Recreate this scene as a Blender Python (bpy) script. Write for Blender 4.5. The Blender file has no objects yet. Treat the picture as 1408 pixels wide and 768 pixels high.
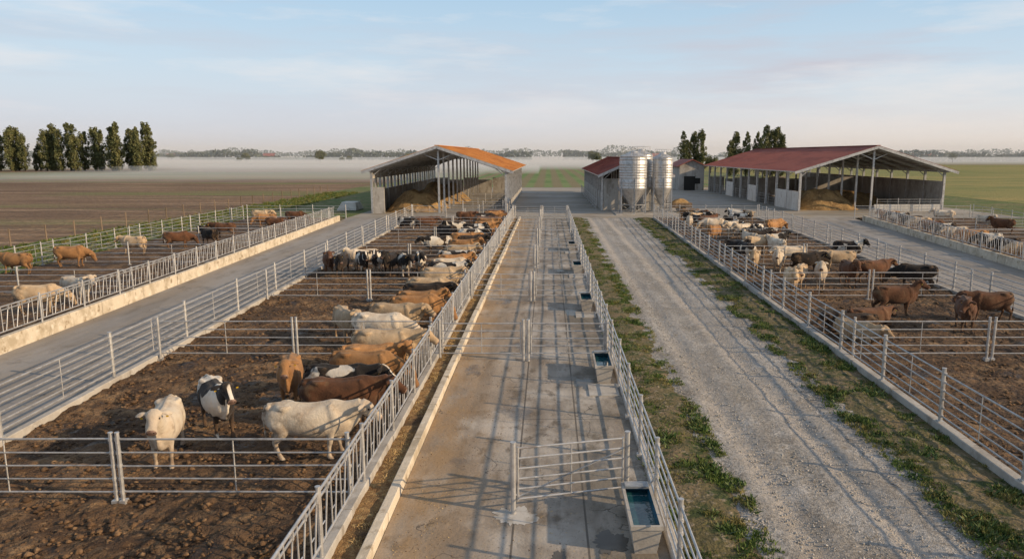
import bpy, math, random
import numpy as np
from mathutils import Vector, noise as mn
random.seed(7); rng=np.random.default_rng(7)
S=bpy.context.scene
COL=S.collection

# ------------------------------------------------------------------ materials
def new_mat(name):
    m=bpy.data.materials.new(name); m.use_nodes=True
    nt=m.node_tree; b=nt.nodes['Principled BSDF']; return m,nt,b
def L(nt,a,b): nt.links.new(a,b)
def noise_fac(nt,vec,scale,lo,hi,detail=5,rough=.6,stretch=(1,1,1)):
    mp=nt.nodes.new('ShaderNodeMapping'); mp.inputs['Scale'].default_value=stretch
    L(nt,vec,mp.inputs['Vector'])
    n=nt.nodes.new('ShaderNodeTexNoise'); n.inputs['Scale'].default_value=scale
    n.inputs['Detail'].default_value=detail; n.inputs['Roughness'].default_value=rough
    L(nt,mp.outputs[0],n.inputs['Vector'])
    r=nt.nodes.new('ShaderNodeMapRange'); r.inputs['From Min'].default_value=lo; r.inputs['From Max'].default_value=hi
    L(nt,n.outputs[0],r.inputs['Value']); return r.outputs[0]
def mixc(nt,fac,a,b,mode='MIX'):
    m=nt.nodes.new('ShaderNodeMix'); m.data_type='RGBA'; m.blend_type=mode
    if isinstance(fac,(int,float)): m.inputs[0].default_value=fac
    else: L(nt,fac,m.inputs[0])
    for i,c in ((6,a),(7,b)):
        if isinstance(c,tuple): m.inputs[i].default_value=(*c[:3],1)
        else: L(nt,c,m.inputs[i])
    return m.outputs[2]
def math_(nt,op,a,b=None):
    m=nt.nodes.new('ShaderNodeMath'); m.operation=op
    for i,c in enumerate((a,b)):
        if c is None: continue
        if isinstance(c,(int,float)): m.inputs[i].default_value=c
        else: L(nt,c,m.inputs[i])
    return m.outputs[0]
def band(nt,val,a,b,c,d):
    r1=nt.nodes.new('ShaderNodeMapRange'); r1.inputs['From Min'].default_value=a; r1.inputs['From Max'].default_value=b
    r2=nt.nodes.new('ShaderNodeMapRange'); r2.inputs['From Min'].default_value=d; r2.inputs['From Max'].default_value=c
    L(nt,val,r1.inputs['Value']); L(nt,val,r2.inputs['Value'])
    return math_(nt,'MULTIPLY',r1.outputs[0],r2.outputs[0])
def surf(name,base,layers=(),rough=.85,bumps=(),metal=0,coords='pos',extra=None,spec=.3,wet=None,vor=None):
    m,nt,b=new_mat(name)
    if coords=='pos': vec=nt.nodes.new('ShaderNodeNewGeometry').outputs['Position']
    else: vec=nt.nodes.new('ShaderNodeTexCoord').outputs['Object']
    col=base
    for ly in layers:
        c,sc,lo,hi=ly[:4]; st=ly[4] if len(ly)>4 else (1,1,1); amt=ly[5] if len(ly)>5 else 1
        f=noise_fac(nt,vec,sc,lo,hi,stretch=st)
        if amt!=1: f=math_(nt,'MULTIPLY',f,amt)
        col=mixc(nt,f,col,c)
    if extra: col=extra(nt,vec,col)
    b.inputs['Roughness'].default_value=rough
    if wet:
        f=noise_fac(nt,vec,wet[0],wet[1],wet[2],stretch=wet[4] if len(wet)>4 else (1,1,1))
        r=nt.nodes.new('ShaderNodeMapRange'); r.inputs['To Min'].default_value=rough; r.inputs['To Max'].default_value=wet[3]
        L(nt,f,r.inputs['Value']); L(nt,r.outputs[0],b.inputs['Roughness'])
        col=mixc(nt,math_(nt,'MULTIPLY',f,.8),col,mixc(nt,1.0,col,(.42,.40,.38),'MULTIPLY'))
    if isinstance(col,tuple): b.inputs['Base Color'].default_value=(*col,1)
    else: L(nt,col,b.inputs['Base Color'])
    b.inputs['Metallic'].default_value=metal
    b.inputs['Specular IOR Level'].default_value=spec
    nrm=None
    for sc,dist,det in bumps:
        n=nt.nodes.new('ShaderNodeTexNoise'); n.inputs['Scale'].default_value=sc; n.inputs['Detail'].default_value=det
        L(nt,vec,n.inputs['Vector'])
        bp=nt.nodes.new('ShaderNodeBump'); bp.inputs['Distance'].default_value=dist; bp.inputs['Strength'].default_value=1
        L(nt,n.outputs[0],bp.inputs['Height'])
        if nrm: L(nt,nrm,bp.inputs['Normal'])
        nrm=bp.outputs[0]
    if vor:
        v=nt.nodes.new('ShaderNodeTexVoronoi'); v.feature='SMOOTH_F1'; v.inputs['Scale'].default_value=vor[0]; L(nt,vec,v.inputs['Vector'])
        r=nt.nodes.new('ShaderNodeMapRange'); r.inputs['From Max'].default_value=.4; L(nt,v.outputs['Distance'],r.inputs['Value'])
        bp=nt.nodes.new('ShaderNodeBump'); bp.inputs['Distance'].default_value=vor[1]; L(nt,r.outputs[0],bp.inputs['Height'])
        if nrm: L(nt,nrm,bp.inputs['Normal'])
        nrm=bp.outputs[0]
    if nrm: L(nt,nrm,b.inputs['Normal'])
    return m
def sepx(nt,vec):
    s=nt.nodes.new('ShaderNodeSeparateXYZ'); L(nt,vec,s.inputs[0]); return s.outputs
def cracks(nt,vec,col,scale,c,amt):
    n=nt.nodes.new('ShaderNodeTexNoise'); n.inputs['Scale'].default_value=1.5; n.inputs['Detail'].default_value=4; L(nt,vec,n.inputs['Vector'])
    va=nt.nodes.new('ShaderNodeVectorMath'); va.operation='ADD'; L(nt,vec,va.inputs[0]); L(nt,n.outputs[1],va.inputs[1])
    v=nt.nodes.new('ShaderNodeTexVoronoi'); v.feature='DISTANCE_TO_EDGE'; v.inputs['Scale'].default_value=scale; L(nt,va.outputs[0],v.inputs['Vector'])
    r=nt.nodes.new('ShaderNodeMapRange'); r.inputs['From Min'].default_value=.008; r.inputs['From Max'].default_value=.003; L(nt,v.outputs[0],r.inputs['Value'])
    f=math_(nt,'MULTIPLY',r.outputs[0],noise_fac(nt,vec,.4,.5,.58)); return mixc(nt,math_(nt,'MULTIPLY',f,amt),col,c)

def ex_lane(nt,vec,col):
    o=sepx(nt,vec)
    n=noise_fac(nt,vec,1.2,.25,.6,stretch=(1,.35,1))
    f=math_(nt,'MULTIPLY',band(nt,o[0],-9,-8,-2.7,-.8),n)
    col=mixc(nt,math_(nt,'MULTIPLY',f,.85),col,(.33,.215,.11))
    for xc in (-2.1,-.35):
        f=math_(nt,'MULTIPLY',band(nt,o[0],xc-.3,xc-.1,xc+.1,xc+.3),noise_fac(nt,vec,.9,.35,.6,stretch=(2,.15,1)))
        col=mixc(nt,math_(nt,'MULTIPLY',f,.55),col,(.15,.115,.08))
    for xj in (-.72,.78):
        col=mixc(nt,math_(nt,'MULTIPLY',band(nt,o[0],xj-.03,xj-.015,xj+.015,xj+.03),.8),col,(.06,.052,.045))
    md=nt.nodes.new('ShaderNodeMath'); md.operation='PINGPONG'; md.inputs[1].default_value=2.0
    L(nt,o[1],md.inputs[0])
    j=nt.nodes.new('ShaderNodeMapRange'); j.inputs['From Min'].default_value=.03; j.inputs['From Max'].default_value=.012
    L(nt,md.outputs[0],j.inputs['Value'])
    k=math_(nt,'MULTIPLY',j.outputs[0],band(nt,o[0],-.75,-.7,2.3,2.4))
    col=mixc(nt,math_(nt,'MULTIPLY',k,.6),col,(.07,.06,.05))
    f=math_(nt,'MULTIPLY',band(nt,o[0],.3,1.1,2.4,2.6),noise_fac(nt,vec,.7,.42,.56,stretch=(1,.5,1)))
    col=mixc(nt,math_(nt,'MULTIPLY',f,.7),col,(.125,.107,.08))
    return cracks(nt,vec,col,.45,(.06,.05,.04),.75)
M_lane=surf('lane_concrete',(.345,.305,.26),[((.215,.18,.145),.6,.42,.60,(1,.3,1)),((.47,.43,.38),.35,.5,.66),((.125,.10,.073),2.2,.53,.67,(1,.5,1),.85),((.44,.32,.17),9,.60,.70,(1,1,1),.7),((.10,.08,.06),14,.61,.68,(1,1,1),.7)],.8,[(12,.014,6),(1.2,.02,3)],extra=ex_lane,wet=(.55,.59,.66,.35,(1,.6,1)))
def ex_road(nt,vec,col):
    n=noise_fac(nt,vec,.8,.35,.65,stretch=(1,.1,1))
    return cracks(nt,vec,mixc(nt,math_(nt,'MULTIPLY',n,.5),col,(.28,.225,.165)),.3,(.07,.06,.05),.6)
M_road=surf('side_lane_concrete',(.30,.285,.27),[((.205,.19,.175),.5,.42,.62,(1,.2,1)),((.36,.29,.195),3,.6,.75),((.14,.12,.095),1.3,.55,.69,(1,.4,1),.75)],.8,[(10,.01,5)],extra=ex_road,wet=(.4,.60,.68,.45))
M_yard=surf('yard_concrete',(.33,.30,.26),[((.23,.205,.165),.12,.42,.62,(.5,1,1)),((.17,.14,.105),.7,.54,.70,(.4,1,1)),((.30,.225,.14),.3,.55,.7)],.8,[(6,.01,4)])
def ex_gravel(nt,vec,col):
    o=sepx(nt,vec)
    v=nt.nodes.new('ShaderNodeTexVoronoi'); v.inputs['Scale'].default_value=24; L(nt,vec,v.inputs['Vector'])
    hs=nt.nodes.new('ShaderNodeSeparateColor'); L(nt,v.outputs['Color'],hs.inputs[0])
    r=nt.nodes.new('ShaderNodeMapRange'); r.inputs['To Min'].default_value=.5; r.inputs['To Max'].default_value=1.45
    L(nt,hs.outputs[0],r.inputs['Value'])
    cc=nt.nodes.new('ShaderNodeCombineColor'); [L(nt,r.outputs[0],cc.inputs[i]) for i in range(3)]
    col=mixc(nt,.8,col,mixc(nt,1.0,col,cc.outputs[0],'MULTIPLY'))
    for xc in (5.2,7.1):
        f=math_(nt,'MULTIPLY',band(nt,o[0],xc-.6,xc-.15,xc+.2,xc+.7),noise_fac(nt,vec,.5,.3,.55,stretch=(1,.2,1)))
        col=mixc(nt,math_(nt,'MULTIPLY',f,.7),col,(.42,.375,.325))
    f=math_(nt,'MULTIPLY',band(nt,o[0],5.8,6.1,6.3,6.6),noise_fac(nt,vec,.8,.4,.6,stretch=(1,.3,1)))
    return mixc(nt,math_(nt,'MULTIPLY',f,.5),col,(.235,.215,.185))
M_gravel=surf('gravel_stone',(.345,.325,.30),[((.25,.23,.205),.6,.42,.62,(1,.3,1)),((.42,.40,.375),1.4,.52,.7),((.22,.185,.14),4,.58,.72),((.20,.175,.145),.25,.53,.67)],.9,[(38,.03,3),(5,.05,3)],extra=ex_gravel)
M_stone=surf('loose_stone',(.38,.365,.34),[((.24,.225,.205),6,.4,.6),((.48,.46,.44),11,.55,.65)],.9)
M_soil=surf('pen_soil',(.175,.105,.056),[((.08,.047,.027),.5,.40,.58),((.29,.185,.10),.9,.50,.66),((.05,.03,.019),3.5,.52,.64),((.34,.225,.125),7,.57,.70,(1,1,1),.75),((.07,.043,.026),.22,.5,.64,(1,1,1),.65)],.95,[(9,.14,6),(2.2,.2,4),(30,.04,3)],wet=(.8,.56,.65,.42),vor=(4.2,.07))
M_clod=surf('soil_clod',(.16,.095,.05),[((.07,.042,.025),3,.4,.6),((.26,.165,.09),5,.55,.7)],.95,[(20,.03,3)])
M_verge=surf('verge_soil',(.12,.10,.045),[((.20,.145,.085),1.1,.44,.58),((.045,.06,.018),2.2,.48,.6),((.27,.22,.155),5,.56,.68)],.95,[(10,.08,5)])
M_plow=surf('plowed_soil',(.22,.135,.075),[((.14,.085,.048),.03,.42,.58,(.4,2.2,1)),((.34,.23,.14),.10,.5,.60,(.25,3.2,1)),((.11,.068,.04),.5,.5,.62,(.2,2.6,1)),((.10,.065,.038),2.2,.5,.62,(.35,1.6,1),.85),((.15,.145,.05),.018,.52,.62,(.5,2.6,1))],.95,[(1.5,.35,5)])
def ex_rows(period,c,amt):
    def f(nt,vec,col):
        o=sepx(nt,vec)
        pp=nt.nodes.new('ShaderNodeMath'); pp.operation='PINGPONG'; pp.inputs[1].default_value=period/2
        L(nt,o[0],pp.inputs[0])
        r=nt.nodes.new('ShaderNodeMapRange'); r.inputs['From Min'].default_value=period*.14; r.inputs['From Max'].default_value=period*.3
        L(nt,pp.outputs[0],r.inputs['Value'])
        return mixc(nt,math_(nt,'MULTIPLY',r.outputs[0],amt),col,c)
    return f
M_crop=surf('green_crop',(.11,.18,.05),[((.18,.22,.08),.02,.4,.6),((.08,.13,.03),.2,.5,.7)],.9,[(3,.2,4)],extra=ex_rows(4.6,(.20,.15,.085),.8))
M_crop2=surf('ripe_crop',(.22,.215,.06),[((.35,.27,.09),.03,.42,.6,(.3,1.5,1)),((.12,.16,.04),.15,.5,.7,(.4,1,1))],.9,[(2,.4,5)],extra=ex_rows(2.4,(.12,.13,.04),.5))
M_ground=surf('meadow_ground',(.17,.165,.075),[((.25,.195,.11),.01,.42,.58,(.3,1.8,1)),((.09,.13,.045),.03,.5,.62,(.25,1.4,1)),((.26,.18,.11),.3,.55,.7,(.3,1,1))],.95,[(2,.2,4)])
M_grassfield=surf('rough_grass',(.10,.135,.035),[((.19,.16,.07),.2,.45,.62),((.05,.08,.02),1.2,.5,.66),((.24,.165,.09),.6,.58,.7)],.95,[(5,.15,5)])
def galv(name,c):
    return surf(name,c,[(tuple(x*.68 for x in c),2.5,.45,.65),(tuple(min(1,x*1.2) for x in c),9,.5,.7),((.20,.12,.07),1.7,.60,.76,(1,1,1),.6)],.46,[],metal=.55,spec=.5)
M_galv=galv('galvanised_steel',(.49,.485,.48))
M_galvd=galv('weathered_steel',(.36,.37,.38))
M_kerb=surf('kerb_concrete',(.57,.50,.40),[((.38,.32,.235),1.1,.45,.65),((.64,.59,.50),3,.55,.7),((.21,.15,.085),2.6,.57,.71)],.85,[(14,.012,5)])
M_conc=surf('cast_concrete',(.40,.375,.34),[((.26,.235,.205),.8,.45,.65,(1,1,.4)),((.48,.455,.42),2,.55,.7),((.15,.12,.09),1.3,.58,.74,(1,1,.3))],.85,[(9,.01,5)])
M_panel=surf('white_wall_panel',(.62,.60,.56),[((.44,.41,.36),.9,.48,.68,(1,1,.3)),((.26,.21,.16),1.6,.60,.76)],.75,[(8,.006,3)])
M_feed=surf('feed_straw',(.29,.175,.075),[((.16,.09,.04),2.5,.42,.6),((.43,.30,.14),6,.52,.66),((.09,.055,.03),1,.54,.68)],.95,[(30,.05,4),(6,.06,4)])
M_hay=surf('silage',(.36,.23,.10),[((.21,.13,.058),.8,.42,.6),((.46,.31,.145),3,.54,.68)],.95,[(8,.15,5)])
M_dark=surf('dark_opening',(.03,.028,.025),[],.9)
M_wood=surf('post_wood',(.22,.16,.11),[((.12,.09,.06),3,.45,.65,(1,1,.2))],.85)
def roofmat(name,c,c2,c3):
    def ex(nt,vec,col):
        o=sepx(nt,vec)
        pp=nt.nodes.new('ShaderNodeMath'); pp.operation='PINGPONG'; pp.inputs[1].default_value=.5; L(nt,o[1],pp.inputs[0])
        r=nt.nodes.new('ShaderNodeMapRange'); r.inputs['From Min'].default_value=.06; r.inputs['From Max'].default_value=.0; L(nt,pp.outputs[0],r.inputs['Value'])
        return mixc(nt,math_(nt,'MULTIPLY',r.outputs[0],.5),col,c2)
    return surf(name,c,[(c2,.5,.45,.62,(1,.3,1)),(c3,1.8,.56,.7)],.7,[(10,.02,3)],extra=ex)
M_roof_or=roofmat('orange_roof',(.54,.26,.085),(.42,.18,.06),(.55,.31,.14))
M_roof_rd=roofmat('red_roof',(.29,.085,.06),(.21,.06,.045),(.33,.13,.09))
M_under=surf('roof_underside',(.28,.26,.24),[((.19,.175,.16),.6,.45,.6)],.8)
M_water=surf('trough_water',(.01,.05,.07),[((.02,.085,.10),2,.4,.6)],.04,[(5,.006,2)],spec=.6)
M_blue=surf('blue_lining',(.02,.10,.16),[((.03,.06,.06),3,.5,.65)],.5)
M_bark=surf('bark',(.10,.08,.06),[((.05,.04,.03),2,.45,.6,(1,1,.2))],.9)
def leafmat(name,a,b,c):
    return surf(name,a,[(b,.5,.42,.6),(c,1.7,.55,.7)],.7)
M_leaf=leafmat('poplar_leaf',(.105,.12,.05),(.155,.15,.06),(.055,.068,.03))
M_leaf2=leafmat('tree_line_leaf',(.055,.07,.045),(.07,.085,.05),(.035,.05,.032))
M_grass=surf('grass_blade',(.09,.135,.025),[((.20,.17,.055),.9,.46,.60),((.04,.08,.014),2.5,.5,.64),((.36,.28,.14),5,.60,.70)],.75)
M_weed=surf('weed_leaf',(.065,.115,.025),[((.12,.15,.04),1.5,.46,.60),((.03,.06,.014),3.5,.5,.64)],.6)
M_straw=surf('straw_strand',(.48,.34,.16),[((.25,.16,.07),4,.45,.6)],.8)
M_stain=surf('lime_splash',(.47,.45,.42),[((.30,.27,.23),2.4,.42,.6)],.9)
M_tyre=surf('tyre_rubber',(.02,.02,.02),[],.8)

def hide(name,c1,c2=None,patch=None):
    m,nt,b=new_mat(name)
    tc=nt.nodes.new('ShaderNodeTexCoord').outputs['Object']
    oi=nt.nodes.new('ShaderNodeObjectInfo')
    off=nt.nodes.new('ShaderNodeVectorMath'); off.operation='ADD'
    rr=math_(nt,'MULTIPLY',oi.outputs['Random'],37.0)
    cx=nt.nodes.new('ShaderNodeCombineXYZ'); L(nt,rr,cx.inputs[0]); L(nt,rr,cx.inputs[1])
    L(nt,tc,off.inputs[0]); L(nt,cx.outputs[0],off.inputs[1]); v=off.outputs[0]
    o=sepx(nt,tc)
    col=mixc(nt,noise_fac(nt,v,2.2,.4,.65),c1,c2 or tuple(x*.7 for x in c1))
    if patch:
        f=noise_fac(nt,v,1.35,.478,.492,detail=2,rough=.4)
        hx=nt.nodes.new('ShaderNodeMapRange'); hx.inputs['From Min'].default_value=1.02; hx.inputs['From Max'].default_value=1.05; L(nt,o[0],hx.inputs['Value'])
        bl=math_(nt,'GREATER_THAN',math_(nt,'ABSOLUTE',o[1]),.045)
        f=math_(nt,'MAXIMUM',f,math_(nt,'MULTIPLY',hx.outputs[0],bl))
        col=mixc(nt,f,col,patch)
    else:
        hx=nt.nodes.new('ShaderNodeMapRange'); hx.inputs['From Min'].default_value=.6; hx.inputs['From Max'].default_value=1.4; L(nt,o[0],hx.inputs['Value'])
        col=mixc(nt,math_(nt,'MULTIPLY',hx.outputs[0],.45),col,c2 or tuple(x*.6 for x in c1))
    hv=nt.nodes.new('ShaderNodeHueSaturation'); L(nt,col,hv.inputs['Color'])
    rv=nt.nodes.new('ShaderNodeMapRange'); rv.inputs['To Min'].default_value=.75; rv.inputs['To Max'].default_value=1.12; L(nt,oi.outputs['Random'],rv.inputs['Value']); L(nt,rv.outputs[0],hv.inputs['Value']); col=hv.outputs[0]
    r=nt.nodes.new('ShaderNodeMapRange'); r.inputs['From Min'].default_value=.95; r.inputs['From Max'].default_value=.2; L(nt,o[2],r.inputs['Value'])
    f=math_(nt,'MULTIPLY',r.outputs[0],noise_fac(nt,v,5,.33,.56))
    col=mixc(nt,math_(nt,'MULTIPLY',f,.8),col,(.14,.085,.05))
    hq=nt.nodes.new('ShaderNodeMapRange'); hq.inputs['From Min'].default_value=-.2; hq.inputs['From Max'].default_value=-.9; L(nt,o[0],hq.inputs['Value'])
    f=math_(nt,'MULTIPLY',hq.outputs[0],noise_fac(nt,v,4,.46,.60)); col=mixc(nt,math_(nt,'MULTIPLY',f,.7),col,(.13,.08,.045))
    f=noise_fac(nt,v,4,.57,.70); col=mixc(nt,math_(nt,'MULTIPLY',f,.45),col,(.18,.115,.065))
    L(nt,col,b.inputs['Base Color']); b.inputs['Roughness'].default_value=.85; b.inputs['Specular IOR Level'].default_value=.15
    b.inputs['Sheen Weight'].default_value=.1
    n=nt.nodes.new('ShaderNodeTexNoise'); n.inputs['Scale'].default_value=12; n.inputs['Detail'].default_value=8; n.inputs['Roughness'].default_value=.7; L(nt,v,n.inputs['Vector'])
    bp=nt.nodes.new('ShaderNodeBump'); bp.inputs['Distance'].default_value=.025; L(nt,n.outputs[0],bp.inputs['Height']); L(nt,bp.outputs[0],b.inputs['Normal'])
    return m
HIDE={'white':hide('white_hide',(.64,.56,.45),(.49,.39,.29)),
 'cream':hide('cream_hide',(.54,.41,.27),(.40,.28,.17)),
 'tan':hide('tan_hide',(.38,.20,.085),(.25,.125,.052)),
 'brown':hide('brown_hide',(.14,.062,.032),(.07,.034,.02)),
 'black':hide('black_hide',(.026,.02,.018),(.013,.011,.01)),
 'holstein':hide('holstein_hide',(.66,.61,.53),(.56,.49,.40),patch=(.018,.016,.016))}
M_hoof=surf('hoof_eye_dark',(.02,.016,.014),[],.45)
M_muz=surf('muzzle_skin',(.24,.16,.13),[((.12,.075,.06),9,.42,.58)],.5,coords='obj')
M_tag=surf('ear_tag_yellow',(.70,.45,.04),[],.5)

# ------------------------------------------------------------------ mesh accumulator
class M:
    def __init__(s): s.v=[]; s.f=[]; s.m=[]
    def add(s,vs,fs,mi=0):
        o=len(s.v); s.v+= [tuple(p) for p in vs]; s.f+=[tuple(i+o for i in f) for f in fs]; s.m+=[mi]*len(fs)
    def box(s,x0,x1,y0,y1,z0,z1,mi=0):
        s.add([(x0,y0,z0),(x1,y0,z0),(x1,y1,z0),(x0,y1,z0),(x0,y0,z1),(x1,y0,z1),(x1,y1,z1),(x0,y1,z1)],
          [(0,3,2,1),(4,5,6,7),(0,1,5,4),(1,2,6,5),(2,3,7,6),(3,0,4,7)],mi)
    def tube(s,p,q,r,n=6,mi=0,r2=None,cap=True):
        p=Vector(p);q=Vector(q);t=(q-p)
        if t.length<1e-6:return
        t.normalize(); a=Vector((0,0,1)) if abs(t.z)<.9 else Vector((1,0,0))
        u=t.cross(a).normalized(); w=t.cross(u); r2=r if r2 is None else r2; vs=[]
        for c,rr in ((p,r),(q,r2)):
            for i in range(n):
                an=2*math.pi*(i+.5)/n; vs.append(c+u*math.cos(an)*rr+w*math.sin(an)*rr)
        fs=[(i,(i+1)%n,n+(i+1)%n,n+i) for i in range(n)]
        if cap: fs+=[tuple(range(n))[::-1],tuple(range(n,2*n))]
        s.add(vs,fs,mi)
    def beam(s,p,q,w,h,mi=0):
        p=Vector(p);q=Vector(q);t=(q-p).normalized(); a=Vector((0,0,1)) if abs(t.z)<.95 else Vector((0,1,0))
        u=t.cross(a).normalized(); k=u.cross(t); vs=[]
        for c in (p,q):
            for su,sk in ((-1,-1),(1,-1),(1,1),(-1,1)): vs.append(c+u*su*w/2+k*sk*h/2)
        s.add(vs,[(3,2,1,0),(4,5,6,7),(0,1,5,4),(1,2,6,5),(2,3,7,6),(3,0,4,7)],mi)
    def build(s,name,mats,origin=(0,0,0),parent=None,smooth=False):
        me=bpy.data.meshes.new(name)
        o=Vector(origin)
        me.from_pydata([(a-o.x,b-o.y,c-o.z) for a,b,c in s.v],[],s.f)
        for m in (mats if isinstance(mats,(list,tuple)) else [mats]): me.materials.append(m)
        me.polygons.foreach_set('material_index',s.m)
        if smooth: me.polygons.foreach_set('use_smooth',[True]*len(s.f))
        me.update()
        ob=bpy.data.objects.new(name,me); COL.objects.link(ob)
        if parent: ob.parent=parent
        else: ob.location=o
        return ob
def empty(name,loc):
    e=bpy.data.objects.new(name,None); e.location=loc; COL.objects.link(e); return e
def add_smooth(me):
    me.polygons.foreach_set('use_smooth',[True]*len(me.polygons))

# ------------------------------------------------------------------ layout lines (metres, lane axis = +Y)
LF=lambda y:-14.3-.028*(y-18)
LC=lambda y:-20.9-.056*(y-27)
LLF=lambda y:-34.8-.03*(y-45)
RP=lambda y:10.75+.026*(y-15)
RR=lambda y:21.9+.057*(y-32.5)
RC=lambda y:31.3+.135*(y-47)
AR=lambda y:2.3
Y0,Y1=2.0,88.0

def sheet(name,fx0,fx1,y0,y1,z,mat,ny=40,nx=8,amp=0,res=None,freq=.6,ruts=()):
    if res:
        ny=int((y1-y0)/res); nx=max(2,int(abs(fx1(y0)-fx0(y0))/res))
    vs=[];fs=[]
    for j in range(ny+1):
        y=y0+(y1-y0)*j/ny; a=fx0(y); b=fx1(y)
        for i in range(nx+1):
            x=a+(b-a)*i/nx; zz=z
            if amp:
                zz+=amp*(mn.noise((x*freq,y*freq,3.1))+.6*mn.noise((x*freq*3,y*freq*3,7))+.45*mn.noise((x*freq*9,y*freq*9,1)))
            for xc in ruts:
                q=x-xc-.12*mn.noise((y*.12,xc,0)); zz+=.05*(-math.exp(-(q/.26)**2)+.5*math.exp(-((abs(q)-.55)/.22)**2))
            vs.append((x,y,zz))
    w=nx+1
    fs=[(j*w+i,j*w+i+1,(j+1)*w+i+1,(j+1)*w+i) for j in range(ny) for i in range(nx)]
    me=bpy.data.meshes.new(name); me.from_pydata(vs,[],fs); me.materials.append(mat)
    if amp: add_smooth(me)
    ob=bpy.data.objects.new(name,me); COL.objects.link(ob); return ob
C=lambda v:(lambda y:v)
sheet('ground',C(-4000),C(4000),-200,5500,-.16,M_ground,ny=4,nx=4)
sheet('plowed_field',C(-700),C(-45.5),-60,235,-.10,M_plow,ny=2,nx=2)
sheet('crop_field',C(-45.3),C(75),174.2,620,-.10,M_crop,ny=2,nx=2)
sheet('crop_field',C(75.5),C(900),60,560,-.10,M_crop2,ny=2,nx=2)
sheet('crop_field',C(-800),C(-300),420,640,-.10,M_crop,ny=2,nx=2)
sheet('plowed_field',C(-280),C(-70),330,520,-.10,M_plow,ny=2,nx=2)
sheet('grass_field',C(-45.4),lambda y:LLF(y)-.1,-40,174,-.07,M_grassfield,ny=120,nx=10,amp=.04)
sheet('grass_field',lambda y:LLF(y)-.05,C(-24.5),89,174,-.07,M_grassfield,ny=50,nx=10,amp=.04)
sheet('grass_field',lambda y:RC(y)+14,C(75),10,174,-.07,M_grassfield,ny=50,nx=10,amp=.04)
sheet('concrete_yard',C(-24.4),C(58),Y1+.01,172,-.012,M_yard,ny=2,nx=2)
sheet('feed_lane',C(-3.3),C(2.55),Y0,Y1,0,M_lane,ny=2,nx=2)
sheet('concrete_lane',lambda y:LC(y)+.02,lambda y:LF(y)-.15,Y0,Y1,0,M_road,ny=20,nx=1)
sheet('concrete_lane',lambda y:RR(y)+.15,lambda y:RC(y)-.02,Y0,Y1,0,M_road,ny=20,nx=1)
sheet('gravel_road',C(3.3),lambda y:RP(y)-1.2,Y0,Y1,.012,M_gravel,res=.16,amp=.03,freq=.9,ruts=(5.2,7.1))
sheet('pen_ground',lambda y:LF(y)+.1,C(-4.2),Y0,Y1,.05,M_soil,res=.12,amp=.12,freq=.9)
sheet('pen_ground',lambda y:LLF(y)+.05,lambda y:LC(y)-.5,Y0,Y1,.05,M_soil,res=.4,amp=.07,freq=.9)
sheet('pen_ground',lambda y:RP(y)+.1,lambda y:RR(y)-.1,Y0,Y1,.05,M_soil,res=.17,amp=.10,freq=.9)
sheet('pen_ground',lambda y:RC(y)+.5,lambda y:RC(y)+13.9,Y0,Y1,.05,M_soil,res=.5,amp=.05,freq=.9)

def verge(f0,f1,rag0,rag1):
    vs=[];n=700;k=14
    for j in range(n+1):
        y=Y0+(Y1-Y0)*j/n
        a=f0(y)+rag0*(mn.noise((y*.5,1,0))+.6*mn.noise((y*2,4,0))); b=f1(y)+rag1*(mn.noise((y*.4,8,0))+.6*mn.noise((y*1.9,3,0)))
        for i in range(k+1):
            t=i/k; x=a+(b-a)*t
            vs.append((x,y,.028+math.sin(math.pi*t)*(.06+.05*mn.noise((x*2,y*2,0))+.03*mn.noise((x*6,y*6,0)))))
    w=k+1; fs=[(j*w+i,j*w+i+1,(j+1)*w+i+1,(j+1)*w+i) for j in range(n) for i in range(k)]
    me=bpy.data.meshes.new('grass_verge'); me.from_pydata(vs,[],fs); me.materials.append(M_verge); add_smooth(me)
    ob=bpy.data.objects.new('grass_verge',me); COL.objects.link(ob)
verge(C(2.56),C(4.1),0,.45)
verge(lambda y:RP(y)-2.0,lambda y:RP(y)-.12,.55,0)

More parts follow.
